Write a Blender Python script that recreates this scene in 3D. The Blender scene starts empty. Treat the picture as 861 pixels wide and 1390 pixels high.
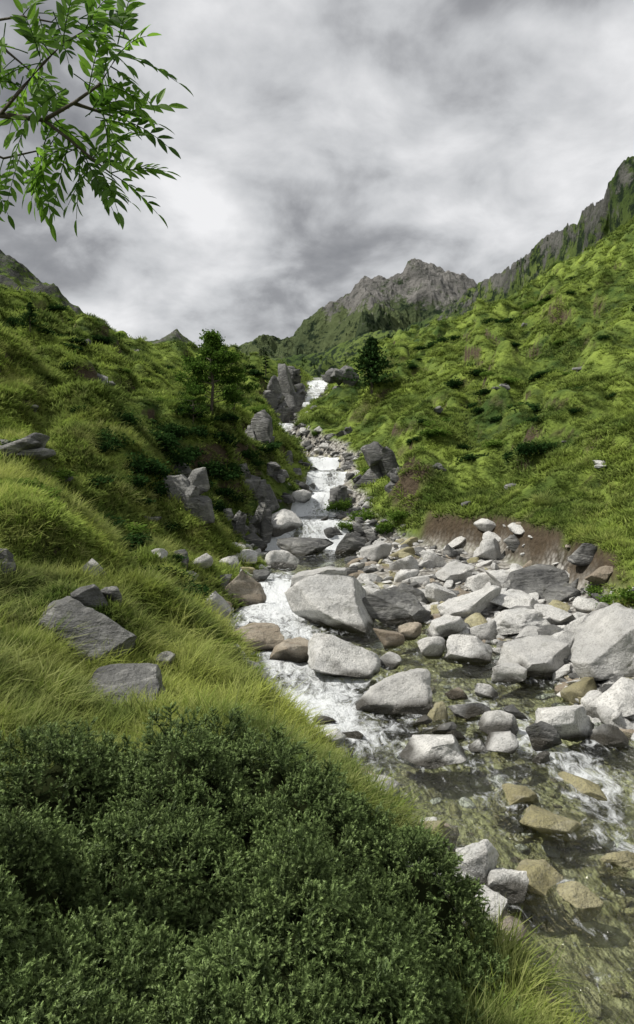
import bpy, bmesh, math, random
import numpy as np
from mathutils import Vector
random.seed(5); rng=np.random.default_rng(5)
S=bpy.context.scene
F=1000.0; CU=430.5; CV=640.0
# ------------------------------------------------------------------ noise
def _h(ix,iy,iz,seed):
    h=(ix*374761393+iy*668265263+iz*1274126177+seed*14426951)&0xffffffff
    h=((h^(h>>13))*1274126177)&0xffffffff
    h=h^(h>>16)
    return h/2147483648.0-1.0
def vn(x,y,z=None,seed=0):
    x=np.asarray(x,float); y=np.asarray(y,float)
    z=np.zeros_like(x) if z is None else np.asarray(z,float)
    x,y,z=np.broadcast_arrays(x,y,z)
    ix=np.floor(x).astype(np.int64);iy=np.floor(y).astype(np.int64);iz=np.floor(z).astype(np.int64)
    fx=x-ix;fy=y-iy;fz=z-iz
    fx=fx*fx*(3-2*fx);fy=fy*fy*(3-2*fy);fz=fz*fz*(3-2*fz)
    def L(k):
        a=_h(ix,iy,iz+k,seed);b=_h(ix+1,iy,iz+k,seed);c=_h(ix,iy+1,iz+k,seed);d=_h(ix+1,iy+1,iz+k,seed)
        return (a*(1-fx)+b*fx)*(1-fy)+(c*(1-fx)+d*fx)*fy
    return L(0)*(1-fz)+L(1)*fz
def fbm(x,y,z=None,seed=0,o=4,g=.5):
    s=0;a=1;t=0
    x=np.asarray(x,float);y=np.asarray(y,float)
    for i in range(o):
        s=s+a*vn(x,y,z,seed+i*17);t+=a;a*=g
        x=x*2.03+3.1;y=y*2.03+1.7
        if z is not None:z=np.asarray(z)*2.03+5.3
    return s/t
def ridged(x,y,seed=0,o=6):
    s=0;a=1;t=0
    for i in range(o):
        s=s+a*(1-np.abs(vn(x,y,None,seed+i*11))*2);t+=a;a*=.5
        c,q_=math.cos(.6),math.sin(.6)
        x,y=(x*c-y*q_)*2.07+2.2,(x*q_+y*c)*2.07+9.1
    return s/t
def sst(a,b,x):
    t=np.clip((x-a)/(b-a),0,1);return t*t*(3-2*t)
# ------------------------------------------------------------------ mesh helpers
def mesh_obj(name,V,Fc,mat=None,attrs=None,smooth=False,coll=None,parent=None):
    me=bpy.data.meshes.new(name)
    me.from_pydata(np.asarray(V).tolist(),[],Fc.tolist() if hasattr(Fc,'tolist') else Fc)
    if attrs:
        for k,a in attrs.items():
            at=me.attributes.new(k,'FLOAT','POINT');at.data.foreach_set('value',np.asarray(a,dtype=np.float32).ravel())
    if smooth: me.shade_smooth()
    if mat: me.materials.append(mat)
    me.update()
    ob=bpy.data.objects.new(name,me)
    (coll or S.collection).objects.link(ob)
    if parent: ob.parent=parent
    return ob
def grid_faces(n,m):
    i=np.arange(n-1)[:,None]*m+np.arange(m-1)[None,:]
    i=i.ravel()
    return np.stack([i,i+1,i+m+1,i+m],1)
class MB:
    def __init__(s): s.V=[];s.F=[];s.A=[];s.n=0
    def add(s,V,Fc,A):
        V=np.asarray(V,float);s.V.append(V)
        s.F+= [[int(k)+s.n for k in f] for f in Fc]
        s.A.append(np.broadcast_to(np.asarray(A,float),(len(V),)));s.n+=len(V)
    def obj(s,name,mat,**k):
        return mesh_obj(name,np.concatenate(s.V),s.F,mat,{'h':np.concatenate(s.A)},**k)
def tube(mb,pts,rad,n=7,a=0.):
    pts=np.array(pts,float);V=[];k=len(pts)
    for i in range(k):
        t=pts[min(i+1,k-1)]-pts[max(i-1,0)];t/=np.linalg.norm(t)+1e-9
        r=np.array([1,0,0]) if abs(t[2])>.7 else np.array([0,0,1.])
        u=np.cross(t,r);u/=np.linalg.norm(u);w=np.cross(t,u)
        for j in range(n):
            an=2*math.pi*j/n
            V.append(pts[i]+rad[i]*(math.cos(an)*u+math.sin(an)*w))
    Fc=[]
    for i in range(k-1):
        for j in range(n):
            Fc.append([i*n+j,i*n+(j+1)%n,(i+1)*n+(j+1)%n,(i+1)*n+j])
    Fc.append(list(range(n))[::-1]);Fc.append([(k-1)*n+j for j in range(n)])
    mb.add(V,Fc,a)
def cards(C,size,r,stretch=1.8,up=0.3):
    n=len(C)
    d=r.normal(size=(n,3));d/=np.linalg.norm(d,axis=1)[:,None]
    e=r.normal(size=(n,3));e[:,2]*=up
    e-= (e*d).sum(1)[:,None]*d; e/=np.linalg.norm(e,axis=1)[:,None]+1e-9
    s=(size*r.uniform(.6,1.3,n))[:,None]
    V=np.stack([C-d*s*stretch/2,C+e*s/2,C+d*s*stretch/2,C-e*s/2],1).reshape(-1,3)
    Fc=np.arange(n*4).reshape(-1,4)
    return V,Fc
# ------------------------------------------------------------------ materials
def newmat(name):
    m=bpy.data.materials.new(name);m.use_nodes=True
    nt=m.node_tree
    for n in list(nt.nodes): nt.nodes.remove(n)
    out=nt.nodes.new('ShaderNodeOutputMaterial')
    return m,nt,out
def nd(nt,typ,ins=None,**props):
    n=nt.nodes.new(typ)
    for k,v in props.items(): setattr(n,k,v)
    if ins:
        for k,v in ins.items():
            if isinstance(v,bpy.types.NodeSocket): nt.links.new(v,n.inputs[k])
            else: n.inputs[k].default_value=v
    return n
def c4(c): return (c[0],c[1],c[2],1)
def mix(nt,f,a,b,bt='MIX'):
    n=nt.nodes.new('ShaderNodeMixRGB');n.blend_type=bt
    for i,v in enumerate((f,a,b)):
        if isinstance(v,bpy.types.NodeSocket): nt.links.new(v,n.inputs[i])
        else: n.inputs[i].default_value= v if i==0 else c4(v)
    return n.outputs[0]
def mth(nt,op,a,b=0.,cl=False):
    n=nt.nodes.new('ShaderNodeMath');n.operation=op;n.use_clamp=cl
    for i,v in enumerate((a,b)):
        if isinstance(v,bpy.types.NodeSocket): nt.links.new(v,n.inputs[i])
        else: n.inputs[i].default_value=v
    return n.outputs[0]
def mrange(nt,v,a,b,c=0.,d=1.):
    n=nd(nt,'ShaderNodeMapRange',{'Value':v,'From Min':a,'From Max':b,'To Min':c,'To Max':d});return n.outputs[0]
def noise(nt,vec,scale,detail=4,rough=.55,out=0,dist=0.):
    n=nd(nt,'ShaderNodeTexNoise',{'Vector':vec,'Scale':scale,'Detail':detail,'Roughness':rough,'Distortion':dist});return n.outputs[out]
def pos(nt): return nd(nt,'ShaderNodeNewGeometry').outputs['Position']
def attr(nt,name): return nd(nt,'ShaderNodeAttribute',attribute_name=name).outputs['Fac']
def bump(nt,h,s,dist=.02): return nd(nt,'ShaderNodeBump',{'Height':h,'Strength':s,'Distance':dist}).outputs[0]
def grass_patch(nt,P):
    a=mrange(nt,noise(nt,P,.28,3),.42,.58)
    b=mrange(nt,noise(nt,P,1.3,3),.42,.60)
    return mth(nt,'ADD',mth(nt,'MULTIPLY',a,.5),mth(nt,'MULTIPLY',b,.5),True)
def grass_mat(name,dark,light,tipc,transl=.35):
    m,nt,out=newmat(name);P=pos(nt)
    f=grass_patch(nt,P)
    col=mix(nt,f,dark,light)
    rnd=nd(nt,'ShaderNodeObjectInfo').outputs['Random']
    col=mix(nt,mrange(nt,rnd,0,1,0,.4),col,tipc)
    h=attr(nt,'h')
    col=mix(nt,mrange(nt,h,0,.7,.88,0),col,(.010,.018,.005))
    d=nd(nt,'ShaderNodeBsdfDiffuse',{'Color':col});t=nd(nt,'ShaderNodeBsdfTranslucent',{'Color':col})
    s=nd(nt,'ShaderNodeMixShader',{0:transl,1:d.outputs[0],2:t.outputs[0]})
    nt.links.new(s.outputs[0],out.inputs[0]);return m
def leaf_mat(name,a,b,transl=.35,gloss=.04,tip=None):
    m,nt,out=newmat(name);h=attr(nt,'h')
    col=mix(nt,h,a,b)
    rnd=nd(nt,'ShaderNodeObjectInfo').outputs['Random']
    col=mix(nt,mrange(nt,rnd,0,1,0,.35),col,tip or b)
    d=nd(nt,'ShaderNodeBsdfDiffuse',{'Color':col});t=nd(nt,'ShaderNodeBsdfTranslucent',{'Color':col})
    s=nd(nt,'ShaderNodeMixShader',{0:transl,1:d.outputs[0],2:t.outputs[0]})
    if gloss:
        g=nd(nt,'ShaderNodeBsdfGlossy',{'Roughness':.5,'Color':(.5,.5,.5,1)})
        s=nd(nt,'ShaderNodeMixShader',{0:gloss,1:s.outputs[0],2:g.outputs[0]})
    nt.links.new(s.outputs[0],out.inputs[0]);return m
def rock_mat(name,a,b,c,vein=.12,rough=.8,strata=0.,var=.5):
    m,nt,out=newmat(name);P=pos(nt)
    oi=nd(nt,'ShaderNodeObjectInfo')
    n1=mrange(nt,noise(nt,P,2.2,5,.6),.35,.65)
    n2=mrange(nt,noise(nt,P,7,5,.7),.47,.66)
    n3=mrange(nt,noise(nt,P,55,3,.6),.5,.64)
    col=mix(nt,n1,a,b);col=mix(nt,mth(nt,'MULTIPLY',n2,.55),col,c)
    col=mix(nt,mth(nt,'MULTIPLY',n3,.45),col,(.09,.09,.085))
    col=mix(nt,mrange(nt,oi.outputs['Random'],.45,1,0,var),col,c)
    tc=nd(nt,'ShaderNodeMapping',{'Vector':P,'Scale':(1.2,1.2,5),'Rotation':(.7,.5,0)}).outputs[0]
    n4=mrange(nt,noise(nt,tc,1.6,5,.65,dist=1.),.55,.62)
    col=mix(nt,mth(nt,'MULTIPLY',n4,vein),col,(.62,.61,.58))
    lich=mrange(nt,noise(nt,P,5,6,.75),.56,.64)
    col=mix(nt,mth(nt,'MULTIPLY',lich,.45),col,(.12,.12,.09))
    w=attr(nt,'wet')
    col=mix(nt,mth(nt,'MULTIPLY',w,.88),col,(.03,.026,.018))
    hh=mth(nt,'ADD',noise(nt,P,6,7,.72),mth(nt,'MULTIPLY',noise(nt,P,70,3,.6),.2))
    if strata: hh=mth(nt,'ADD',hh,mth(nt,'MULTIPLY',noise(nt,tc,4,4,.6),strata))
    bn=bump(nt,hh,.9,.08)
    r=mrange(nt,w,0,1,rough,.2)
    b_=nd(nt,'ShaderNodeBsdfPrincipled',{'Base Color':col,'Roughness':r,'Normal':bn})
    b_.inputs['Specular IOR Level'].default_value=.3
    nt.links.new(b_.outputs[0],out.inputs[0]);return m
M_pale=rock_mat('granite_pale',(.50,.50,.49),(.72,.71,.68),(.28,.275,.265))
M_brown=rock_mat('granite_brown',(.28,.23,.17),(.40,.35,.28),(.13,.10,.07))
M_dark=rock_mat('schist_dark',(.095,.095,.095),(.23,.23,.22),(.035,.035,.035),.3,strata=.9)
M_gold=rock_mat('submerged_stone',(.32,.29,.15),(.46,.43,.28),(.16,.14,.08))
m,nt,out=newmat('bark');P=pos(nt)
col=mix(nt,noise(nt,P,25,4),(.05,.04,.03),(.12,.10,.08))
b_=nd(nt,'ShaderNodeBsdfPrincipled',{'Base Color':col,'Roughness':.9,'Normal':bump(nt,noise(nt,P,60,4),.5)})
nt.links.new(b_.outputs[0],out.inputs[0]);M_bark=m
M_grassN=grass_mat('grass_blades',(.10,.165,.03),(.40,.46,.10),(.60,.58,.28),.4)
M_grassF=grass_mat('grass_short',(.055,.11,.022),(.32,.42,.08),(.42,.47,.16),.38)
M_junip=leaf_mat('juniper_needles',(.008,.018,.006),(.25,.34,.12),.15,.03,(.14,.22,.07))  # pale needle tips, with top light painted into their brightness
M_ash=leaf_mat('ash_leaves',(.05,.12,.012),(.19,.36,.04),.6,.04)
M_pine=leaf_mat('pine_needles',(.008,.02,.008),(.04,.08,.022),.15,.0)
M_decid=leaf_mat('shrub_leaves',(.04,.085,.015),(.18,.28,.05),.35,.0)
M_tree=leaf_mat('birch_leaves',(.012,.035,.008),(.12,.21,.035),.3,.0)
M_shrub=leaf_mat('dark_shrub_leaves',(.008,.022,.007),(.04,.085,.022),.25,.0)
# ground
m,nt,out=newmat('alpine_meadow');P=pos(nt)
f=grass_patch(nt,P)
g=mix(nt,f,(.035,.068,.013),(.23,.30,.055))
g=mix(nt,mth(nt,'MULTIPLY',mrange(nt,noise(nt,P,6,5,.7),.4,.7),.5),g,(.05,.075,.018))
g=mix(nt,mrange(nt,attr(nt,'crease_shade'),0,1,0,.9),g,(.010,.020,.006))  # shade in the tussock creases, mixed into the grass colour
soil=mix(nt,noise(nt,P,7,6,.7),(.02,.016,.010),(.12,.09,.06))
nz=nd(nt,'ShaderNodeSeparateXYZ',{0:nd(nt,'ShaderNodeNewGeometry').outputs['Normal']}).outputs[2]
sf=mth(nt,'MAXIMUM',mrange(nt,mth(nt,'ADD',nz,mth(nt,'MULTIPLY',noise(nt,P,2.,4),.2)),.50,.64,1,0),attr(nt,'soil'))
g=mix(nt,sf,g,soil)
vor=nd(nt,'ShaderNodeTexVoronoi',{'Vector':P,'Scale':11.})
def pebcol(a,b,c,pt):
    sp=nd(nt,'ShaderNodeSeparateColor',{0:vor.outputs['Color']}).outputs[0]
    peb=mix(nt,sp,a,b)
    peb=mix(nt,mrange(nt,vor.outputs['Distance'],.25,.75),peb,c)
    return mix(nt,mrange(nt,noise(nt,P,1.2,4),.4,.6,0,.6),peb,pt)
wetb=pebcol((.26,.25,.13),(.60,.57,.40),(.10,.09,.05),(.40,.39,.21))
dryb=pebcol((.24,.23,.21),(.56,.55,.52),(.05,.045,.04),(.32,.30,.26))
peb=mix(nt,attr(nt,'dry'),wetb,dryb)
col=mix(nt,attr(nt,'bed'),g,peb)
hb=mth(nt,'ADD',noise(nt,P,9,6,.7),mth(nt,'MULTIPLY',vor.outputs['Distance'],-.5))
b_=nd(nt,'ShaderNodeBsdfPrincipled',{'Base Color':col,'Roughness':.9,'Normal':bump(nt,hb,.8,.08)})
b_.inputs['Specular IOR Level'].default_value=.15
nt.links.new(b_.outputs[0],out.inputs[0]);M_ground=m
# water
m,nt,out=newmat('stream_water');P=pos(nt)
mp=nd(nt,'ShaderNodeMapping',{'Vector':P,'Scale':(1.6,.9,1.)}).outputs[0]
hn=mth(nt,'ADD',noise(nt,mp,3.2,4,.6,dist=.5),mth(nt,'MULTIPLY',noise(nt,mp,12,3,.6),.4))
bn=bump(nt,hn,.9,.12)
fr=nd(nt,'ShaderNodeFresnel',{'IOR':1.4,'Normal':bn}).outputs[0]
tr=nd(nt,'ShaderNodeBsdfTransparent',{'Color':(.87,.92,.84,1)})
gl=nd(nt,'ShaderNodeBsdfGlossy',{'Roughness':.06,'Normal':bn,'Color':(1,1,1,1)})
s1=nd(nt,'ShaderNodeMixShader',{0:fr,1:tr.outputs[0],2:gl.outputs[0]})
mf=nd(nt,'ShaderNodeMapping',{'Vector':P,'Scale':(2.4,1.3,2.4)}).outputs[0]
fn=noise(nt,mf,3.8,8,.76,dist=.8)
fo=mrange(nt,mth(nt,'ADD',fn,mth(nt,'MULTIPLY',attr(nt,'foam'),.30)),.59,.80)
fd=nd(nt,'ShaderNodeBsdfPrincipled',{'Base Color':(.84,.87,.89,1),'Roughness':.5,'Normal':bump(nt,noise(nt,mf,12,6,.7),.9,.08)})
s2=nd(nt,'ShaderNodeMixShader',{0:fo,1:s1.outputs[0],2:fd.outputs[0]})
nt.links.new(s2.outputs[0],out.inputs[0]);M_water=m
def mount_mat(name,green,green2,rock,rock2,sc,dk=.56):
    m,nt,out=newmat(name);P=pos(nt)
    g=mix(nt,mrange(nt,noise(nt,P,sc*1.,5),.35,.65),green,green2)
    g=mix(nt,mrange(nt,noise(nt,P,sc*7,6,.75),dk-.05,dk+.03),g,(.018,.032,.016))
    r=mix(nt,mrange(nt,noise(nt,P,sc*3,8,.7),.38,.62),rock,rock2)
    r=mix(nt,mrange(nt,noise(nt,P,sc*12,6,.75),.46,.62,0,.75),r,(.035,.04,.035))
    k=mth(nt,'ADD',attr(nt,'rk'),mth(nt,'MULTIPLY',mth(nt,'SUBTRACT',noise(nt,P,sc*4,7,.75),.5),1.8))
    col=mix(nt,mrange(nt,k,.42,.58),g,r)
    b_=nd(nt,'ShaderNodeBsdfPrincipled',{'Base Color':col,'Roughness':.95,'Normal':bump(nt,noise(nt,P,sc*8,8,.75),1.,2./sc*.05)})
    b_.inputs['Specular IOR Level'].default_value=.1
    nt.links.new(b_.outputs[0],out.inputs[0]);return m
M_mtn=mount_mat('mountain_far',(.065,.09,.045),(.12,.15,.065),(.16,.155,.15),(.34,.325,.31),.008)
M_mtn2=mount_mat('mountain_mid',(.055,.09,.025),(.14,.19,.05),(.10,.10,.095),(.24,.235,.22),.025,.52)
M_hill=mount_mat('hill_near',(.07,.12,.02),(.18,.24,.05),(.06,.06,.055),(.17,.17,.16),.06)
# ------------------------------------------------------------------ terrain
WT=np.array([(-6,-2.85),(2,-2.8),(4,-2.72),(5.2,-2.64),(6,-2.56),(7,-2.5),(8.3,-2.44),(8.8,-2.36),(10,-2.3),(11,-2.2),(12.3,-2.1),(13.3,-1.93),(14,-1.9),(17.6,-1.86),(18.0,-1.24),(20,-1.18),(20.4,-.62),(22.6,-.56),(23.0,-.02),(26.5,.06),(26.9,.5),(31,.65),(31.5,1.1),(38,1.7),(38.6,2.5),(42,2.7),(47,3.3),(48,4.5),(54,4.8),(55,5.5),(64,7.2),(65,8.0),(70,8.7),(90,11.5),(130,13)])
def WZ(y): return np.interp(y,WT[:,0],WT[:,1])
R_=[
(-6,[1.5,(1.0,-2.1),(0,-1.7),(-3,-1.3),(-10,0),(-40,8)],[6,(7,-2.5),(8,-1.8),(10,-.8),(18,3),(40,12)]),
(2,[1.45,(1.05,-2.35),(.3,-1.85),(-1.5,-1.5),(-8,.4),(-40,10)],[4.8,(5.6,-2.5),(6.3,-1.9),(9,-.7),(17,3),(40,14)]),
(3.4,[1.3,(.95,-2.45),(.2,-2.05),(-1.6,-1.6),(-8,.5),(-40,11)],[4.5,(5.2,-2.4),(6,-1.8),(8,-.8),(16,3),(40,15)]),
(4.3,[.92,(.70,-2.42),(0,-2.1),(-1.8,-1.65),(-8,.6),(-40,11)],[4.3,(5,-2.4),(5.8,-1.8),(8,-.8),(16,3),(40,15)]),
(5.5,[.42,(.1,-2.35),(-.4,-2.08),(-2.4,-1.42),(-8,1.0),(-40,12)],[3.8,(4.4,-2.35),(5.1,-1.7),(8,-.5),(15,3),(40,15.5)]),
(7,[-.35,(-.7,-2.2),(-1.3,-1.9),(-3,-1.1),(-8,1.4),(-40,13)],[3.2,(3.7,-2.25),(4.4,-1.6),(7,-.5),(15,3.3),(40,16)]),
(9,[-.8,(-1.15,-2.05),(-1.7,-1.7),(-3.9,-.5),(-8,1.7),(-40,14)],[2.5,(3.7,-2.05),(4.1,-1.4),(6.5,-.6),(15,3.8),(40,17)]),
(11,[-1.2,(-1.6,-1.85),(-2.3,-1.35),(-4.7,0.1),(-9,2.5),(-40,15)],[1.5,(4.1,-1.85),(4.4,-1.1),(7,-.3),(15,4.2),(40,19)]),
(14,[-1.2,(-1.8,-1.6),(-2.5,-.9),(-4.3,.5),(-8,2.6),(-40,16)],[.6,(3.85,-1.65),(4.1,-.85),(6.2,-.2),(14,3.8),(40,20)]),
(17,[-1.5,(-2.0,-1.3),(-2.6,-.3),(-4.2,1.4),(-8.5,3.8),(-40,17)],[1.3,(2.3,-1.7),(2.7,-.9),(4.6,-.15),(12,3.9),(40,20)]),
(20,[-.9,(-1.4,-.3),(-2.5,.9),(-4.5,2.2),(-9,4.4),(-40,18)],[.6,(1.0,-.6),(2.0,-.1),(5,.9),(13,5),(40,21)]),
(25,[.1,(-.4,.7),(-1.9,1.9),(-4.2,2.9),(-10.7,5.5),(-42,19)],[1.2,(1.5,.6),(2.8,1.2),(6,2.9),(14,7),(42,22)]),
(29,[-1.0,(-1.5,1.6),(-2.8,2.6),(-4.8,3.6),(-12,6.2),(-44,20)],[.2,(.6,1.3),(2.2,2.0),(6.5,4.2),(16,9),(44,23)]),
(34,[-2.9,(-3.4,2.3),(-4.4,3.4),(-6,4.4),(-14,7.4),(-47,20)],[-1.5,(-1.1,2.4),(1.2,3.0),(7,5.7),(19,12),(47,26)]),
(42,[-1.9,(-2.4,3.7),(-3.8,4.9),(-7,5.8),(-18,9.2),(-52,21)],[-.6,(0,4.0),(2.6,5.2),(8.5,8.1),(24,15.8),(55,30)]),
(55,[-1.0,(-1.5,6.5),(-3.5,7.4),(-11,8.5),(-24,12.1),(-62,22)],[.8,(1.5,6.7),(4.5,8.4),(12,11.2),(30,21),(66,38)]),
(70,[-.7,(-1.5,9.3),(-5,10.1),(-16,11.3),(-32,16),(-75,23)],[1.1,(1.9,9.6),(6,10.6),(15,13.9),(36,26.2),(85,52)]),
(90,[-1,(-2,11.7),(-8,12),(-22,14.0),(-42,20.2),(-90,26)],[1,(3,11.8),(9,12.8),(20,17.2),(46,34),(110,66)]),
(130,[-1,(-3,13.2),(-12,14),(-32,19),(-60,27),(-130,34)],[1,(4,13.3),(14,15),(30,22),(66,46),(160,95)]),
]
yR=np.array([r[0] for r in R_],float)
CX=[];CZ=[]
for y,L,Rr in R_:
    w=float(WZ(y))
    pts=[(L[5]),(L[4]),(L[3]),(L[2]),(L[1]),(L[0],w),(Rr[0],w),Rr[1],Rr[2],Rr[3],Rr[4],Rr[5]]
    CX.append([p[0] for p in pts]);CZ.append([p[1] for p in pts])
CX=np.array(CX);CZ=np.array(CZ)
NY,NX=780,460
Q0,Q1=math.log(2),math.log(138)
q=np.linspace(Q0,Q1,NY);yy=np.exp(q)-8
qR=np.log(yR+8)
X12=np.stack([np.interp(q,qR,CX[:,k]) for k in range(12)],1)
Z12=np.stack([np.interp(q,qR,CZ[:,k]) for k in range(12)],1)
ker=np.hanning(25);ker/=ker.sum()
def sm(a):
    p=np.pad(a,(12,12),mode='edge');return np.convolve(p,ker,'valid')
for k in range(12):
    X12[:,k]=sm(X12[:,k]);Z12[:,k]=sm(Z12[:,k])
Z12[:,5]=WZ(yy);Z12[:,6]=WZ(yy)
wig=.24*vn(yy*.9,yy*0,None,3)*np.clip(yy/6,0.2,1)
for k in (4,5): X12[:,k]+=wig
wig=.25*vn(yy*.8,yy*0,None,8)
for k in (6,7,8): X12[:,k]+=wig
def gs(s): return .42*s+.78*s**3
sv=np.linspace(-1,1,NX);gv=gs(sv)
XX=(yy[:,None]+8)*gv[None,:];YY=np.repeat(yy[:,None],NX,1)
ZZ=np.zeros_like(XX)
for i in range(NY): ZZ[i]=np.interp(XX[i],X12[i],Z12[i])
L0=X12[:,5][:,None];R0=X12[:,6][:,None];R1=X12[:,7][:,None];R2=X12[:,8][:,None];L1=X12[:,4][:,None]
for it in range(3):
    ZZ[:,1:-1]=(ZZ[:,:-2]+2*ZZ[:,1:-1]+ZZ[:,2:])/4
c=np.clip((XX-L0)/(R0-L0),0,1);dip=(1-(2*c-1)**4)*((XX>L0)&(XX<R0))
ZZ-=.26*dip*np.clip(1.2-yy[:,None]/60,.6,1)
bed=sst(-.12,.08,XX-L0)*sst(-.15,.1,R1-XX+.1*vn(XX*2,YY*2,None,5))
ZZ+=bed*(.08*fbm(XX*1.7,YY*1.7,None,31,4))
soilm=sst(-.12,.0,XX-R1)*sst(-.12,.02,R2-XX)*sst(7,8.5,YY)*(1-sst(16.5,18.5,YY))*sst(-.45,-.15,vn(XX*.9,YY*.9,None,6))
lat=np.maximum(np.maximum(L0-XX,XX-R1),0)
mk=sst(.1,1.4,lat)
bA=fbm(XX/6,YY/6,None,41,2);bB=np.abs(fbm(XX/2.0+.5*vn(XX/3,YY/3,None,2),YY/2.3,None,43,2));bC=np.abs(vn(XX/.62,YY/.7,None,47));bD=np.abs(vn(XX/.27,YY/.3,None,49));bE=np.abs(vn(XX/1.1,YY/1.4,None,45))
far=np.clip(YY/25,0,1)
ZZ+=mk*(.6*bA*far*np.clip(YY/30,.5,1.6)+1.2*(bB-.22)*np.clip(YY/14,.25,1.4)+.48*(bE-.35)*np.clip(YY/16,.3,1.3)+.2*(bC-.3)*np.clip(YY/8,.6,1)+.06*(bD-.3))
T=ZZ/.8+.9*vn(XX/2.6,YY/2.6,None,53)+.4*vn(XX/.9,YY/.9,None,54);fr=T-np.floor(T)
ZZ+=mk*.46*(sst(.25,1,fr)-fr)*np.clip((YY-6)/10,0,1)
crease_shade=mk*np.clip((.10-bB)/.10,0,1)*.8+mk*np.clip((.1-bE)/.1,0,1)*.7+mk*np.clip((.1-bC)/.1,0,1)*.5*np.clip(1.3-YY/30,0,1)  # mask for the painted shade in hollows between tussocks
crease_shade=np.clip(crease_shade,0,1)
dry=sst(.0,.06,ZZ-WZ(YY))
def bil(G,x,y):
    x=np.asarray(x,float);y=np.asarray(y,float)
    fi=np.clip((np.log(np.maximum(y+8,2.001))-Q0)/(Q1-Q0)*(NY-1),0,NY-1.001)
    sj=np.interp(x/(y+8),gv,sv);fj=np.clip((sj+1)/2*(NX-1),0,NX-1.001)
    i=fi.astype(int);j=fj.astype(int);a=fi-i;b=fj-j
    return (G[i,j]*(1-b)+G[i,j+1]*b)*(1-a)+(G[i+1,j]*(1-b)+G[i+1,j+1]*b)*a
def H(x,y): return bil(ZZ,x,y)
def nrm(x,y,e=.15):
    e=e*(1+np.asarray(y)/20)
    dx=(H(x+e,y)-H(x-e,y))/(2*e);dy=(H(x,y+e)-H(x,y-e))/(2*e)
    n=np.stack([-dx,-dy,np.ones_like(dx)],-1);return n/np.linalg.norm(n,axis=-1)[...,None]
def edge(k,y): return np.interp(np.log(np.asarray(y,float)+8),q,X12[:,k])
def surf(x,y):
    h=H(x,y);ins=(x>edge(5,y)-.4)&(x<edge(6,y)+.5)
    return np.where(ins,np.maximum(h,WZ(y)),h)
def ray(u,v):
    d=np.exp(np.linspace(math.log(1.5),math.log(128),5000))
    x=(u-CU)/F*d;z=(CV-v)/F*d
    hit=np.nonzero(z<surf(x,d))[0]
    k=hit[0] if len(hit) else 4999
    return x[k],d[k],float(surf(x[k:k+1],d[k:k+1])[0])
ground=mesh_obj('ground',np.stack([XX,YY,ZZ],-1).reshape(-1,3),grid_faces(NY,NX),M_ground,{'bed':bed,'crease_shade':crease_shade,'dry':dry,'soil':soilm},True)
g0=mesh_obj('valley_floor',[(-6000,-6000,-14),(6000,-6000,-14),(6000,6000,-14),(-6000,6000,-14)],[[0,1,2,3]],M_hill,{'rk':[0]*4})
# ------------------------------------------------------------------ mountains
RD={}
def ridge(name,pts,W,zb,amp,Ln,mat,rkf,n=320,m=110,seed=0,ej=0.,fine=.1,smooth=True):
    pts=np.array(pts,float);d=pts[:,2];X=(pts[:,0]-CU)/F*d;Z=(CV-pts[:,1])/F*d
    k=np.linspace(0,len(pts)-1,n);ki=np.arange(len(pts))
    X=np.interp(k,ki,X);Y=np.interp(k,ki,d);Z=np.interp(k,ki,Z)
    t=np.linspace(0,1.5,m)[:,None]
    y=Y+W*(t-1);x=X+0*t
    z=np.where(t<=1,zb+(Z-zb)*t**1.1,Z-(Z-zb)*(t-1)*1.3)
    env=np.where(t<=1,.10+1.0*np.sin(np.pi*np.clip(t,0,1)),.2)
    r=ridged(x/Ln,y/Ln,seed)
    z=z+amp*env*(r-.45)+amp*fine*(env+.3)*fbm(x/Ln*5,y/Ln*5,None,seed+5,5,.6)
    z=z+ej*np.exp(-((t-1)/.14)**2)*(fbm(x/Ln*3,y/Ln*3,None,seed+3,5,.6)+.5*(ridged(x/Ln*2.2,y/Ln*2.2,seed+4,4)-.45))
    x=x+amp*.2*fbm(x/Ln,y/Ln,None,seed+9,3)
    rk=rkf(t,x,y,z,r)
    RD[name]=(x,y,z,t+0*x)
    return mesh_obj(name,np.stack([x,y,z],-1).reshape(-1,3),grid_faces(m,n),mat,{'rk':rk+0*x},smooth)
ridge('rocky_hill',[(-420,250,170),(-250,285,165),(-100,325,160),(-30,338,155),(0,343,150),(30,348,150),(60,374,150),(100,404,150),(130,434,150),(180,470,150),(250,520,150)],55,8,8,22,M_hill,lambda t,x,y,z,r:sst(.5,.9,t)*.5+.1*r,seed=3,ej=3.)
ridge('distant_peak',[(150,520,950),(180,474,950),(195,463,950),(212,461,950),(228,454,950),(245,445,950),(255,455,950),(268,470,950),(300,500,950)],260,-10,45,90,M_mtn,lambda t,x,y,z,r:.3+.2*r,n=200,m=130,seed=13,ej=7)
ridge('mountain',[(230,520,1200),(290,478,1200),(330,464,1200),(400,444,1200),(440,416,1200),(480,394,1200),(510,374,1200),(540,357,1200),(568,344,1200),(590,350,1200),(615,362,1200),(640,374,1200),(700,392,1200),(760,400,1200),(860,420,1200)],520,-10,115,150,M_mtn,lambda t,x,y,z,r:sst(200,290,z)*.5+.10+.22*r+.15*sst(120,200,x),n=620,m=260,seed=21,ej=26,fine=.16,smooth=False)
ridge('mountain_foothill',[(250,530,620),(300,498,620),(360,490,620),(420,478,600),(460,462,580),(500,452,560),(540,446,540),(580,430,520),(620,410,500),(660,390,480),(720,372,460),(800,360,440)],260,-10,40,70,M_mtn2,lambda t,x,y,z,r:.12+.22*r,n=380,m=150,seed=29,ej=4)
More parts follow.
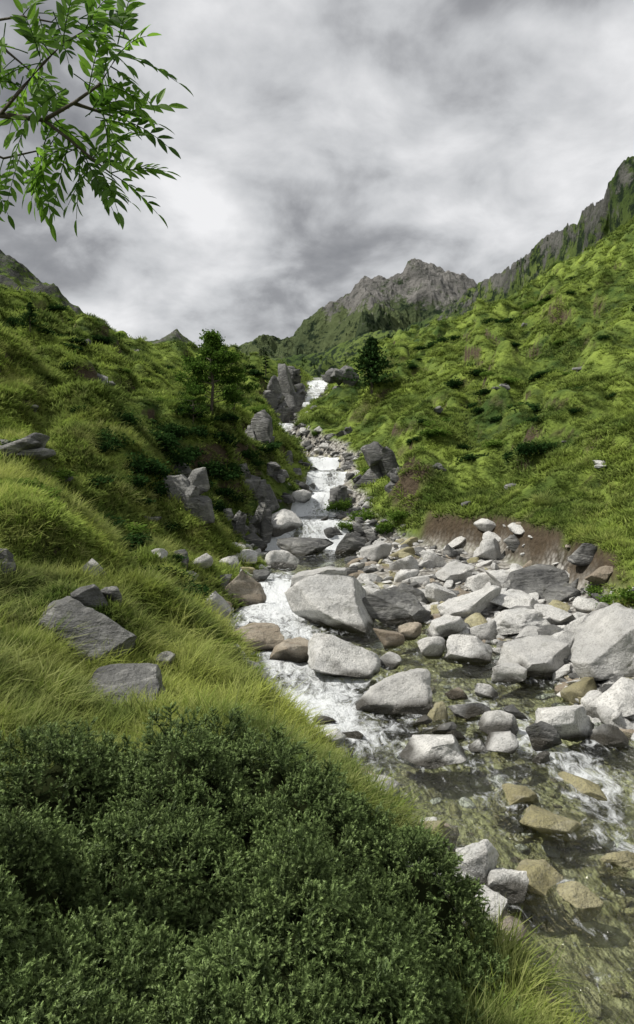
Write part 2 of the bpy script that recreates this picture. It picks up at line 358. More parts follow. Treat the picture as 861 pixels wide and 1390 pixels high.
ridge('mountain_ridge',[(560,470,430),(600,428,430),(625,400,420),(645,386,410),(680,366,380),(705,348,350),(735,330,330),(770,305,305),(800,288,285),(815,280,272),(824,260,262),(832,241,256),(845,228,250),(861,208,245),(890,185,240),(950,150,235),(1100,100,230)],130,0,26,42,M_mtn2,lambda t,x,y,z,r:.12+.38*sst(.8,1,t)+.2*r,n=520,m=190,seed=37,ej=5,fine=.15)
# ------------------------------------------------------------------ rocks
ICO={}
for sub in (3,4,5):
    bm=bmesh.new();bmesh.ops.create_icosphere(bm,subdivisions=sub,radius=1)
    bm.verts.ensure_lookup_table()
    ICO[sub]=(np.array([v.co[:] for v in bm.verts]),np.array([[v.index for v in f.verts] for f in bm.faces]));bm.free()
def rockV(seed,sub=4,planes=14,rough=1.,lo=.38,hi=.74,box=.0):
    r=np.random.default_rng(seed);p=ICO[sub][0].copy()
    ns=[]
    for i in range(planes):
        n=r.normal(size=3);n/=np.linalg.norm(n);ns.append((n,r.uniform(lo,hi)))
    if box:
        for ax in range(3):
            for sg in (-1,1):
                n=r.normal(size=3)*.22;n[ax]+=sg;n/=np.linalg.norm(n);ns.append((n,r.uniform(.42,.6)))
    for n,o in ns:
        e=np.maximum(p@n-o,0);p-=n*(e*.98)[:,None]
    o=r.uniform(0,50,3)
    a=p+o
    k=1+rough*(.12*fbm(a[:,0]*1.3,a[:,1]*1.3,a[:,2]*1.3,seed,2)+.08*fbm(a[:,0]*4,a[:,1]*4,a[:,2]*4,seed+3,3)+.035*fbm(a[:,0]*11,a[:,1]*11,a[:,2]*11,seed+7,3,.6))
    p*=k[:,None]
    p[:,0]+=p[:,2]*r.uniform(-.45,.45)
    mn,mx=p.min(0),p.max(0);return (p-(mn+mx)/2)/((mx-mn)/2)
BO=[]
mats={'p':M_pale,'b':M_brown,'d':M_dark,'g':M_gold}
def boulder(u,v,w,h,t='p',name='boulder',tilt=0.,dep=.8,emb=.2,planes=14,box=0,cluster=1):
    x,y,z=ray(u,v);sc=y/F
    if t=='g': emb=.66;dep=.9
    a=w*sc/2;hh=h*sc/2/(1-emb*.9);b=a*dep
    seed=int(u*7+v*13);rr=np.random.default_rng(seed+1)
    sub=5 if (w>55 and cluster==1) else 4
    if cluster>1: sub=3 if w<60 else 4
    P_=[];F_=[];n0=0
    for c_ in range(cluster):
        p=rockV(seed+c_*5,sub,planes,box=box)*np.array([a,b,hh])
        if cluster>1:
            s_=rr.uniform(.35,.7);p=p*s_*np.array([rr.uniform(.7,1.3),1,rr.uniform(.5,1.1)])
            tl=rr.normal()*.35;ct,st=math.cos(tl),math.sin(tl);p=np.stack([p[:,0]*ct+p[:,2]*st,p[:,1],-p[:,0]*st+p[:,2]*ct],1)
            p=p+np.array([rr.uniform(-.6,.6)*a,rr.uniform(-.4,.6)*b,rr.uniform(-.9,.4)*hh])
        P_.append(p);F_.append(ICO[sub][1]+n0);n0+=len(p)
    p=np.concatenate(P_);Fc=np.concatenate(F_)
    if tilt:
        ct,st=math.cos(tilt),math.sin(tilt);p=np.stack([p[:,0]*ct+p[:,2]*st,p[:,1],-p[:,0]*st+p[:,2]*ct],1)
    an=random.uniform(-.3,.3);ca,sa=math.cos(an),math.sin(an)
    p=np.stack([p[:,0]*ca-p[:,1]*sa,p[:,0]*sa+p[:,1]*ca,p[:,2]],1)
    if cluster==1:
        k=1+.22*np.clip(-p[:,2]/hh,0,1);p[:,0]*=k;p[:,1]*=k
    cx,cy,cz=x,y+b*.55,z+hh*(1-2*emb)
    W=p+np.array([cx,cy,cz])
    ins=(W[:,0]>edge(5,W[:,1])-.5)&(W[:,0]<edge(6,W[:,1])+.5)
    wet=np.clip((WZ(cy-b*.5)+.12+.10*vn(W[:,0]*5,W[:,1]*5,W[:,2]*5,5)-W[:,2])/.07,0,1)*ins
    if t=='g': wet=wet*.18
    ob=mesh_obj(name,p,Fc,mats[t],{'wet':wet},True);ob.location=(cx,cy,cz)
    BO.append((cx,cy,a,b))
BL=[(447,852,124,72,'p'),(468,917,100,52,'p'),(432,806,78,36,'p'),(540,968,106,50,'p'),(398,899,62,28,'b'),(332,882,95,32,'b'),(328,822,62,50,'b'),(285,838,52,36,'p'),
(590,893,46,30,'p'),(640,897,68,34,'p'),(645,838,84,42,'p'),(706,862,96,34,'p'),(742,917,116,42,'p'),(768,885,60,28,'p'),(694,928,46,24,'p'),(590,1033,86,28,'p'),(679,1000,52,34,'p'),(684,1022,44,24,'p'),
(775,1005,82,42,'p'),(846,978,72,50,'p'),(740,1018,52,36,'d'),(665,762,38,32,'p'),(162,962,108,50,'d'),(122,788,34,30,'p'),(118,824,46,30,'d'),(150,822,30,26,'d'),(218,918,38,32,'d'),
(386,724,48,32,'p'),(362,724,32,22,'p'),(408,684,34,20,'p'),(372,968,34,18,'d'),(652,1200,66,56,'p'),(692,1222,56,36,'p'),(668,1262,66,46,'p'),(-5,778,44,34,'d'),
(610,866,52,30,'p'),(556,868,36,24,'b'),(570,846,32,22,'d'),(478,752,44,30,'d'),(510,764,46,28,'p'),(382,770,44,24,'p'),(270,774,42,24,'p'),(240,772,32,26,'d'),(530,880,44,26,'b'),(530,905,34,20,'p'),
(735,1208,74,22,'g'),(790,1225,64,20,'g'),(765,1120,120,20,'g'),(800,1075,70,14,'g'),(705,1085,60,14,'g'),(590,975,40,22,'g'),(640,975,60,18,'d'),(605,1000,34,16,'d'),(830,1010,50,20,'d'),(840,1170,60,16,'g'),
(590,770,40,24,'p'),(620,790,50,26,'p'),(550,775,40,22,'p'),(700,830,70,26,'p'),(760,850,60,26,'p'),(800,860,50,26,'p'),(770,815,50,22,'d'),(820,790,40,22,'b'),(660,800,50,24,'p'),(600,818,44,26,'p'),
(810,905,60,30,'p'),(660,868,44,26,'p'),(560,820,44,28,'d'),(310,775,34,22,'p'),(300,800,30,20,'d'),(345,745,34,22,'d'),(330,765,40,18,'p'),
(620,1005,26,14,'d'),(650,1020,30,14,'p'),(575,985,26,12,'p'),(700,975,30,16,'d'),(620,950,30,14,'b'),(660,945,34,16,'p'),(480,1005,30,10,'d'),(440,985,34,10,'d'),(790,940,40,18,'p'),(350,860,34,16,'d'),(215,760,24,16,'p'),(205,795,20,14,'d'),(255,790,26,16,'p'),(265,815,24,16,'d'),(355,790,24,16,'d'),(735,1035,26,12,'p')]
for b in BL: boulder(*b)
boulder(540,842,96,40,'d',tilt=.5,dep=.6,box=1);boulder(724,806,108,32,'d',tilt=-.1,box=1);boulder(415,752,80,24,'d',tilt=-.15,box=1);boulder(690,800,60,24,'p',tilt=.3,box=1)
boulder(100,886,132,68,'d',tilt=.6,dep=.8,emb=.34);boulder(852,918,124,90,'p',dep=.9,emb=.1,box=1)
boulder(800,760,44,24,'d',emb=.3);boulder(700,745,30,20,'d',emb=.3)
for (u,v,w,h,t,n_) in [(388,556,46,70,'d',11),(370,556,40,60,'d',9),(350,600,36,52,'d',8),(398,524,38,30,'d',7),(462,526,42,30,'d',7),(446,518,22,16,'d',4),(515,650,40,56,'d',8),(537,657,34,26,'d',4),(252,694,50,84,'d',9),(240,650,34,40,'d',5),(334,660,30,40,'d',6),(318,722,30,40,'d',6),(20,615,80,28,'d',5),(132,520,44,22,'d',4),(347,735,36,60,'d',7),(470,592,20,16,'d',4),
 (360,695,36,48,'d',7),(376,660,30,40,'d',6),(396,636,30,24,'d',5),(462,690,30,40,'d',6),(482,662,26,26,'d',4),(452,738,30,22,'d',5),(486,735,46,28,'d',5),(60,395,60,30,'d',5),(180,480,24,12,'d',3),(680,530,26,13,'d',3),(600,640,24,12,'d',3),(760,600,28,12,'d',3),(820,635,26,10,'p',3),(700,660,22,10,'d',3),(640,690,24,11,'d',3),(590,560,20,10,'d',3),(790,500,26,12,'d',3),(720,440,20,10,'d',3),(436,712,22,14,'d',3),(416,672,24,16,'d',3),(446,652,18,12,'d',3),(412,634,20,12,'d',3),(386,598,18,10,'d',3),(404,578,14,10,'d',3),(424,560,12,10,'d',3),(75,650,34,14,'d',3),(200,705,26,14,'d',3),(165,735,24,12,'d',3),(40,560,30,14,'d',3),(110,470,24,12,'d',3)]:
    boulder(u,v,w*1.1,h*1.1,t,name='rock_outcrop',emb=.22,box=1,cluster=n_)
# ------------------------------------------------------------------ scatter (geometry nodes)
def scatter(name,P,Rv,Sv,I,coll):
    me=bpy.data.meshes.new(name);me.from_pydata(np.asarray(P).tolist(),[],[])
    a=me.attributes.new('rot','FLOAT_VECTOR','POINT');a.data.foreach_set('vector',np.asarray(Rv,np.float32).ravel())
    a=me.attributes.new('scl','FLOAT_VECTOR','POINT');a.data.foreach_set('vector',np.asarray(Sv,np.float32).ravel())
    a=me.attributes.new('idx','INT','POINT');a.data.foreach_set('value',np.asarray(I,np.int32).ravel())
    ob=bpy.data.objects.new(name,me);S.collection.objects.link(ob)
    ng=bpy.data.node_groups.new(name+'_nodes','GeometryNodeTree')
    ng.interface.new_socket(name='Geometry',in_out='INPUT',socket_type='NodeSocketGeometry')
    ng.interface.new_socket(name='Geometry',in_out='OUTPUT',socket_type='NodeSocketGeometry')
    gi=ng.nodes.new('NodeGroupInput');go=ng.nodes.new('NodeGroupOutput')
    ip=ng.nodes.new('GeometryNodeInstanceOnPoints');ci=ng.nodes.new('GeometryNodeCollectionInfo')
    ci.inputs['Collection'].default_value=coll;ci.inputs['Separate Children'].default_value=True;ci.inputs['Reset Children'].default_value=True
    def na(n,t):
        x=ng.nodes.new('GeometryNodeInputNamedAttribute');x.data_type=t;x.inputs['Name'].default_value=n
        return [o for o in x.outputs if o.enabled and o.name=='Attribute'][0]
    er=ng.nodes.new('FunctionNodeEulerToRotation')
    l=ng.links.new
    l(gi.outputs[0],ip.inputs['Points']);l(ci.outputs[0],ip.inputs['Instance']);ip.inputs['Pick Instance'].default_value=True
    l(na('idx','INT'),ip.inputs['Instance Index']);l(na('rot','FLOAT_VECTOR'),er.inputs[0]);l(er.outputs[0],ip.inputs['Rotation']);l(na('scl','FLOAT_VECTOR'),ip.inputs['Scale'])
    l(ip.outputs[0],go.inputs[0])
    md=ob.modifiers.new('scatter','NODES');md.node_group=ng
    return ob
def rot_for(N,r):
    c=r.uniform(0,2*np.pi,len(N));nx=N[:,0]*np.cos(c)+N[:,1]*np.sin(c);ny=-N[:,0]*np.sin(c)+N[:,1]*np.cos(c)
    return np.stack([np.arcsin(np.clip(-ny,-1,1)),np.arctan2(nx,N[:,2]),c],1)
def make_tuft(name,coll,nb,width,seed,mat,lean=.6,rad=.35):
    r=np.random.default_rng(seed);V=[];Fc=[];A=[]
    for i in range(nb):
        a=r.uniform(0,2*np.pi);rr=rad*math.sqrt(r.uniform());b=np.array([rr*math.cos(a),rr*math.sin(a),-.08])
        a2=a+r.normal()*.9;d=np.array([math.cos(a2),math.sin(a2),0]);s=np.array([-d[1],d[0],0])
        Ln=r.uniform(.55,1.05);ln=lean*r.uniform(.2,1.1);w=width*r.uniform(.7,1.3)
        n0=len(V)
        for t,ww in ((0,1),(.5,.85),(1,0)):
            p=b+d*Ln*ln*t**1.8+np.array([0,0,1])*Ln*(t-.35*ln*t**2.4)
            if ww>0: V+=[p-s*w*ww/2,p+s*w*ww/2];A+=[t,t]
            else: V.append(p);A.append(t)
        Fc+=[[n0,n0+1,n0+3,n0+2],[n0+2,n0+3,n0+4]]
    mesh_obj(name,np.array(V),Fc,mat,{'h':A},coll=coll)
cN=bpy.data.collections.new('grass_tufts_long');cF=bpy.data.collections.new('grass_tufts_short')
for i in range(5): make_tuft('tuft_long_%d'%i,cN,60,.026,i,M_grassN,.95,.42)
for i in range(5): make_tuft('tuft_short_%d'%i,cF,44,.10,50+i,M_grassF,.7,.9)
XR=np.array([(.5,.30),(2,.45),(3.0,.66),(3.6,.90),(4.1,.88),(4.5,.58),(4.9,.2),(5.5,-.5)])
XB=np.array([(-4,3.35),(-1.9,3.5),(-1.3,3.9),(-.8,4.3),(-.2,4.6),(.3,4.7),(.8,4.4),(1.3,3.9)])
def jm(x,y):
    xr=np.interp(y,XR[:,0],XR[:,1]);yb=np.interp(x,XB[:,0],XB[:,1])
    f=np.minimum(np.minimum((xr-x)/.32,(yb-y)/.6),np.minimum((x+3.8)/.5,(y-.7)/.5))
    return f+.35*vn(x*2.0,y*2.0,None,71)+.25*vn(x*5,y*5,None,72)
def grass_pts(n,y0,y1,amax,seed):
    r=np.random.default_rng(seed)
    y=np.exp(r.uniform(math.log(y0),math.log(y1),n));x=r.uniform(-amax,amax,n)*(y+1)
    bd=bil(bed,x,y);N=nrm(x,y);ok=(bd<.35)&(N[:,2]>.35)&(bil(soilm,x,y)<.5)
    ok&=~((x>edge(4,y))&(x<edge(7,y)+.1)&(r.uniform(size=n)<.5))
    ok&=jm(x,y)<.05
    for (bx,by,a,b) in BO: ok&=((x-bx)/a)**2+((y-by)/b)**2>.8
    return x[ok],y[ok],N[ok],r
x,y,N,r=grass_pts(22000,1.2,16,.6,101)
keep=(x<edge(5,y)+.1)|(r.uniform(size=len(x))<.2);x,y,N=x[keep],y[keep],N[keep]
n=len(x);cl=.5+.5*vn(x*1.6,y*1.6,None,88)
D=N*.7+np.array([0,0,.5])+r.normal(size=(n,3))*.25;D/=np.linalg.norm(D,axis=1)[:,None]
sc=(.11+.19*cl)*r.uniform(.6,1.35,n)
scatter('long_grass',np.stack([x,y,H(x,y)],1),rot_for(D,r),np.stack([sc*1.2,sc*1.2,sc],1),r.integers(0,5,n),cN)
x,y,N,r=grass_pts(66000,6,95,.62,103)
n=len(x);cl=.5+.5*vn(x*.8,y*.8,None,89)
D=N*.7+np.array([0,0,.5])+r.normal(size=(n,3))*.2;D/=np.linalg.norm(D,axis=1)[:,None]
sc=(.035+.075*cl)*(1+y/30)*r.uniform(.6,1.3,n)*np.where(x<0,1.25,1)
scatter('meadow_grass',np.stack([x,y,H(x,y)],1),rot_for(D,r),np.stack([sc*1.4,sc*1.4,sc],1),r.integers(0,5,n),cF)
# stones
cS=bpy.data.collections.new('stone_shapes')
for i in range(10):
    p=rockV(900+i,3,11)*np.array([1,.8,.55]);mesh_obj('stone_%d'%i,p,ICO[3][1],[M_pale,M_pale,M_dark,M_pale,M_brown,M_pale,M_gold,M_dark,M_pale,M_pale][i],{'wet':np.zeros(len(p))},True,coll=cS)
r=np.random.default_rng(77);n=6800
y=np.exp(r.uniform(math.log(3.2),math.log(60),n));l=edge(5,y);rr=edge(6,y);r1=edge(7,y)
k=r.uniform(size=n)
x=np.where(k<.45,rr+(r1-rr)*r.uniform(-.1,1.05,n)+r.normal(size=n)*.12,np.where(k<.60,l+r.normal(size=n)*.12,np.where(k<.88,l+(rr-l)*r.uniform(size=n),rr+r.normal(size=n)*.2)))
inw=(k>.6)&(k<.88)
sz=np.exp(r.normal(size=n)*.6)*.048*(1+y/30)*np.where(inw,.75,1.)
sz=np.minimum(sz,np.where(inw&(y<10),.085,.26))
ok=np.where(y<17,~inw|(r.uniform(size=n)<.7),r.uniform(size=n)<np.where(inw,.25,.4));x,y,sz,inw=x[ok],y[ok],sz[ok],inw[ok];n=len(x)
zz=H(x,y)+sz*.12
idx=np.where(inw&(y<12),r.choice([0,4,6,6,6,6],n),r.integers(0,10,n));idx=np.where(y>17,r.choice([2,7,2,7,3],n),idx)
scatter('river_stones',np.stack([x,y,zz],1),np.stack([r.normal(size=n)*.3,r.normal(size=n)*.3,r.uniform(0,6.28,n)],1),np.stack([sz*r.uniform(.8,1.4,n),sz,sz*r.uniform(.5,1.2,n)],1),idx,cS)
# ------------------------------------------------------------------ water
ny,nx=1000,70
qw=np.linspace(Q0,math.log(96),ny);yw=np.exp(qw)-8
s=np.linspace(0,1,nx)[None,:]
l=edge(5,yw)[:,None]-.45;rr=edge(6,yw)[:,None]+.55
xw=l+(rr-l)*s;yw2=yw[:,None]+0*xw
sl=np.gradient(WZ(yw),yw);sl=np.convolve(np.pad(sl,(4,4),mode='edge'),np.ones(9)/9,'valid')[:,None]
foam=np.clip((sl-.10)*3.5,0,1.1)+.36*sst(17.3,18,yw2)
for (u,v,rp,a) in [(365,800,44,1.2),(350,830,40,1.),(400,850,40,1.),(370,900,60,.85),(430,945,56,.95),(400,965,50,.75),(380,940,44,.7),(728,995,28,1.3),(650,960,26,.7),(770,1040,40,.6),(848,1130,36,1.1),(480,975,60,.65),(820,1065,50,.5),(425,715,26,1.2),(450,668,30,1.1),(390,605,40,.7),(415,560,40,.8),(700,1080,40,.45),(560,1005,50,.45),(640,1040,40,.35)]:
    px,py,pz=ray(u,v);R=rp*py/F
    foam+=a*np.exp(-(((xw-px)/R)**2+((yw2-py)/(R*2.2))**2))
for (bx,by,a,b) in BO:
    dd=np.sqrt(((xw-bx)/a)**2+((yw2-by)/b)**2);foam+=.3*np.exp(-((dd-1.05)/.18)**2)
foam=np.clip(foam,0,1.3)*(.75+.4*vn(xw*2.2,yw2*1.3,None,66))*(.8+.2*sst(5.5,7.5,yw2))
zw=WZ(yw2)+.018*fbm(xw*3,yw2*2,None,61,4)+np.clip(foam,0,1)*.07*fbm(xw*5,yw2*4,None,63,3)
mesh_obj('stream_water',np.stack([xw,yw2,zw],-1).reshape(-1,3),grid_faces(ny,nx),M_water,{'foam':foam},True)
# ------------------------------------------------------------------ juniper
def jz(x,y):
    mm=np.clip(jm(x,y),0,1)
    b1=np.abs(fbm(x*1.5,y*1.7,None,73,2));b2=np.abs(vn(x*4.2,y*4.2,None,75))
    return H(x,y)+np.sqrt(mm)*(.15+.52*b1+.17*b2)
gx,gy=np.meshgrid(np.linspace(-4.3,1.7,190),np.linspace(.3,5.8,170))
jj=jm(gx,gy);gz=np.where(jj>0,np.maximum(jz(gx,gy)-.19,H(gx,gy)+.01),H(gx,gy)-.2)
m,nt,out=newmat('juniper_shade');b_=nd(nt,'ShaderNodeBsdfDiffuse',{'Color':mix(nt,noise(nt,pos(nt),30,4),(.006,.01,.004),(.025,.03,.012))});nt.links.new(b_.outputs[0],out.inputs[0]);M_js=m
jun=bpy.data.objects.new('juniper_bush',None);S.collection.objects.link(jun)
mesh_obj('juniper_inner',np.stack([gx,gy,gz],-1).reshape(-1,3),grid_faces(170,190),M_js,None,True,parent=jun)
cJ=bpy.data.collections.new('juniper_sprigs')
for k in range(6):
    r=np.random.default_rng(300+k);V=[];Fc=[];A=[]
    def needles(p0,p1,n,a0,a1):
        ax=p1-p0;L=np.linalg.norm(ax);ax=ax/L
        for i in range(n):
            t=i/n;p=p0+(p1-p0)*t
            e=r.normal(size=3);e-=e@ax*ax;e/=np.linalg.norm(e);d=e*.8+ax*.75;d/=np.linalg.norm(d)
            s_=np.cross(d,ax);s_/=np.linalg.norm(s_)
            ln=.12*r.uniform(.7,1.2)*(1-.35*t);w=.045;n0=len(V)
            V.extend([p-s_*w/2,p+s_*w/2,p+d*ln]);A.extend([a0+(a1-a0)*t]*2+[min(1,a0+(a1-a0)*t+.2)]);Fc.append([n0,n0+1,n0+2])
    top=np.array([r.normal()*.15,r.normal()*.15,1.]);needles(np.array([0,0,-.1]),top,60,0,1.)
    for j in range(9):
        t=r.uniform(.1,.8);p=top*t;a=r.uniform(0,6.28);d=np.array([math.cos(a)*.75,math.sin(a)*.75,r.uniform(.3,.8)])
        needles(p,p+d*(.55*(1.1-t)+.1),26,t*.3,.55+.45*t)
    mesh_obj('sprig_%d'%k,np.array(V),Fc,M_junip,{'h':np.array(A)**1.5},coll=cJ)
r=np.random.default_rng(400);n=21000
y=r.uniform(.6,5.2,n)**1.;x=r.uniform(-1,1,n)*(.60*y+.6);ok=(jm(x,y)>.0);x,y=x[ok],y[ok];n=len(x)
e=.05;dx=(jz(x+e,y)-jz(x-e,y))/(2*e);dy=(jz(x,y+e)-jz(x,y-e))/(2*e)
D=np.stack([-dx,-dy,np.ones(n)],1);D/=np.linalg.norm(D,axis=1)[:,None];D[:,2]+=.2;D+=r.normal(size=(n,3))*.4;D/=np.linalg.norm(D,axis=1)[:,None]
sc=r.uniform(.055,.15,n);z=jz(x,y)-r.uniform(.05,.17,n)
ob=scatter('juniper_foliage',np.stack([x,y,z],1),rot_for(D,r),np.stack([sc,sc,sc],1),r.integers(0,6,n),cJ);ob.parent=jun
# ------------------------------------------------------------------ ash tree with overhanging branch
def W3(u,v,d): return np.array([(u-CU)/F*d,d,(CV-v)/F*d])
ash=bpy.data.objects.new('ash_tree',None);S.collection.objects.link(ash)
mb=MB();bx,by=-3.0,2.3;bz=float(H(np.array([bx]),np.array([by]))[0])
tube(mb,[(bx,by,bz-.2),(bx+.03,by,bz+.8),(bx-.05,by+.05,bz+1.8),(bx+.05,by,bz+2.8),(bx,by-.05,bz+4.2),(bx+.1,by,bz+5.4)],[.15,.12,.10,.085,.055,.02],12)
j=np.array([bx+.02,by,bz+2.3])
p0=W3(-60,150,2.25)
tube(mb,[j,(j+p0)/2+np.array([0,0,.12]),p0,W3(0,156,2.2),W3(60,163,2.2),W3(100,140,2.15),W3(135,115,2.1),W3(160,75,2.1)],[.05,.03,.014,.010,.007,.005,.004,.003],8)
twigs=[[W3(60,163,2.2),W3(95,190,2.2),W3(125,215,2.2),W3(150,235,2.2)],
[W3(-60,150,2.25),W3(-30,200,2.3),W3(5,215,2.35),W3(50,205,2.35)],
[j+np.array([.02,0,.5]),W3(-80,40,2.4),W3(-20,30,2.35),W3(30,22,2.3),W3(70,30,2.3)],
[W3(0,156,2.2),W3(30,120,2.1),W3(60,85,2.1),W3(85,60,2.1),W3(110,45,2.1)],
[W3(100,140,2.15),W3(130,150,2.2),W3(160,160,2.25)],
[W3(-20,30,2.35),W3(10,70,2.4),W3(40,95,2.4)]]
for t in twigs: tube(mb,t,np.linspace(.006,.0025,len(t)),6)
mb.obj('trunk_and_branches',M_bark,smooth=True,parent=ash)
lf=MB();r=np.random.default_rng(9)
def leaflet(p,d,nrm_,L,a):
    d=d/np.linalg.norm(d);s_=np.cross(d,nrm_);s_/=np.linalg.norm(s_);nn=np.cross(s_,d)
    w=L*.16
    V=[]
    for t,k in [(0,.0),(.18,.7),(.42,1),(.68,.8),(.88,.35)]:
        c_=p+d*L*t-nn*L*.12*t*t
        V+=[c_-s_*w*k+nn*w*.35*k,c_,c_+s_*w*k+nn*w*.35*k]
    V.append(p+d*L-nn*L*.14);Fc=[]
    for i in range(4):
        b=i*3;Fc+=[[b,b+1,b+4,b+3],[b+1,b+2,b+5,b+4]]
    Fc+=[[12,13,15],[13,14,15]]
    lf.add(V,Fc,a)
def pinnate(p,d,L=.2,pairs=5):
    d=d/np.linalg.norm(d);up=np.array([0,-.5,.7])+r.normal(size=3)*.45
    s_=np.cross(d,up);s_/=np.linalg.norm(s_);nn=np.cross(s_,d);a=r.uniform(0,1)
    pts=[p+d*L*t-np.array([0,0,1])*L*.3*t*t for t in np.linspace(0,1,7)]
    tube(lf,pts,np.linspace(.002,.0008,7),4,.1)
    for k in range(pairs):
        t=.24+.68*k/pairs;c_=p+d*L*t-np.array([0,0,1])*L*.3*t*t;td=d-np.array([0,0,1])*.7*t*.5
        for sg in (-1,1):
            leaflet(c_,s_*sg*.85+td*.75+r.normal(size=3)*.12,nn+r.normal(size=3)*.25,r.uniform(.055,.08)*L/.2,np.clip(a+r.normal()*.2,0,1))
    leaflet(pts[-1],pts[-1]-pts[-2],nn,.07*L/.2,a)
lp=[(160,75,2.1,40,-60),(160,75,2.1,60,10),(150,90,2.1,50,40),(135,115,2.1,60,20),(120,125,2.1,20,-60),(110,45,2.1,60,-30),(110,45,2.1,50,30),(85,60,2.1,20,-60),(70,75,2.1,-30,-40),(60,85,2.1,-40,10),(150,235,2.2,50,30),(150,235,2.2,40,-10),(130,220,2.2,30,50),(125,215,2.2,60,-30),(110,205,2.2,-10,60),(95,190,2.2,-30,60),(50,205,2.35,40,20),(50,205,2.35,10,60),(30,205,2.35,-10,60),(5,215,2.35,-5,60),(160,160,2.25,60,20),(160,160,2.25,50,-20),(140,152,2.2,10,50),(130,150,2.2,60,-5),(60,163,2.2,10,-50),(70,155,2.2,30,40),(40,160,2.2,-20,50),(30,120,2.1,-30,-20),(40,95,2.4,40,30),(40,95,2.4,20,60),(20,80,2.4,-30,40),(70,30,2.3,60,10),(70,30,2.3,50,-30),(50,26,2.3,10,50),(30,22,2.3,20,-50),(0,26,2.3,-10,50),(90,20,2.2,60,30),(10,60,2.4,-40,0),(0,156,2.2,-30,30),(160,60,2.1,20,-50),(100,100,2.15,30,20),(90,120,2.2,-30,30),(80,180,2.2,-20,20),(-20,200,2.3,-10,50)]
for (u,v,d,du,dv) in lp:
    pinnate(W3(u,v,d),np.array([du,r.uniform(-30,30),-dv+8.]),r.uniform(.13,.185),5)
for k in range(48):
    (u,v,d,du,dv)=lp[r.integers(0,40)]
    pinnate(W3(u+r.normal()*10-4,v+r.normal()*10,d+r.normal()*.06),np.array([du+r.normal()*40,r.uniform(-40,40),-dv+r.normal()*40]),r.uniform(.11,.155),5)
for i in range(90):
    p=np.array([bx,by,bz+4.8])+r.normal(size=3)*np.array([.6,.6,.7])
    if p[0]>-1.9: continue
    pinnate(p,r.normal(size=3),.2,5)
lf.obj('leaves',M_ash,smooth=False,parent=ash)
# ------------------------------------------------------------------ conifers / small trees
def conifer_geo(h,rad,n,size,seed,irreg=.35):
    r=np.random.default_rng(seed);C=[]
    nb=int(n/26)
    for i in range(nb):
        t=r.uniform(.04,1)**.85;z=h*(.06+.94*t);R=rad*(1-t)**.85*(1+irreg*r.normal()*.5)+.02*h
        a=r.uniform(0,6.28)
        k=r.uniform(.15,1,26);R_=R*k
        z_=z-(.12*R*k)+.16*R*k**2
        C.append(np.stack([R_*math.cos(a),R_*math.sin(a),z_],1)+r.normal(size=(26,3))*np.array([.05,.05,.025])*rad)
    C=np.concatenate(C);V,Fc=cards(C,size,r,2.4,.8)
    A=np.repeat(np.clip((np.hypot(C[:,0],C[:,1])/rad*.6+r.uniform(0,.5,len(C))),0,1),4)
    return V,Fc,A
def conifer(u,v,hpx,wpx,n=5000,name='pine_tree',mat=None,irr=.35):
    x,y,z=ray(u,v);h=hpx*y/F;rad=wpx*y/F/2
    e=bpy.data.objects.new(name,None);S.collection.objects.link(e);e.location=(x,y,z)
    V,Fc,A=conifer_geo(h,rad,n,h*.028,int(u+v),irr)
    mesh_obj('needles',V,Fc,mat or M_pine,{'h':A},parent=e)
    mb=MB();tube(mb,[(0,0,-.2),(0,0,h*.5),(0,0,h*.97)],[h*.03,h*.018,.004],7);mb.obj('trunk',M_bark,parent=e)
conifer(505,534,72,74,5600,irr=1.1);conifer(361,512,34,14,1000,irr=.6);conifer(41,452,40,38,2500,irr=.9)
def small_tree(u,v,hpx,wpx,n,name='young_birch_tree',mat=None):
    x,y,z=ray(u,v);h=hpx*y/F;W=wpx*y/F/2;r=np.random.default_rng(int(u*3+v))
    e=bpy.data.objects.new(name,None);S.collection.objects.link(e);e.location=(x,y,z)
    mb=MB();tube(mb,[(0,0,-.2),(.02*h,0,h*.35),(-.01*h,.02,h*.7),(.02*h,0,h*.95)],[h*.022,h*.017,h*.01,h*.003],8)
    C=[]
    for i in range(30):
        t=.05+.93*r.uniform()**.85;a=r.uniform(0,6.28);R=W*(1.15*math.sin(math.pi*min(1,(.22+t*.82)))+.12)*r.uniform(.5,1.15)
        b=np.array([0,0,h*t*.9]);tip=b+np.array([R*math.cos(a),R*math.sin(a),h*.09])
        tube(mb,[b,(b+tip)/2+np.array([0,0,h*.01]),tip],[h*.007,h*.004,h*.0015],5)
        for k in range(3):
            c=b+(tip-b)*r.uniform(.4,1.05);C.append(c+r.normal(size=(n//90,3))*h*np.array([.045,.045,.028]))
    mb.obj('trunk_and_limbs',M_bark,parent=e)
    C=np.concatenate(C);V,Fc=cards(C,h*.022,r,1.6,1.)
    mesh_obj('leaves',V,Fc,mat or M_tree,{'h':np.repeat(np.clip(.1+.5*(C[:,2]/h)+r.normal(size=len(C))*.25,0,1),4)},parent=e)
small_tree(287,560,108,84,12000);small_tree(358,592,44,40,3000,'willow_shrub',M_decid);small_tree(262,575,50,44,3500,'willow_shrub');small_tree(318,560,40,40,3000,'willow_shrub')
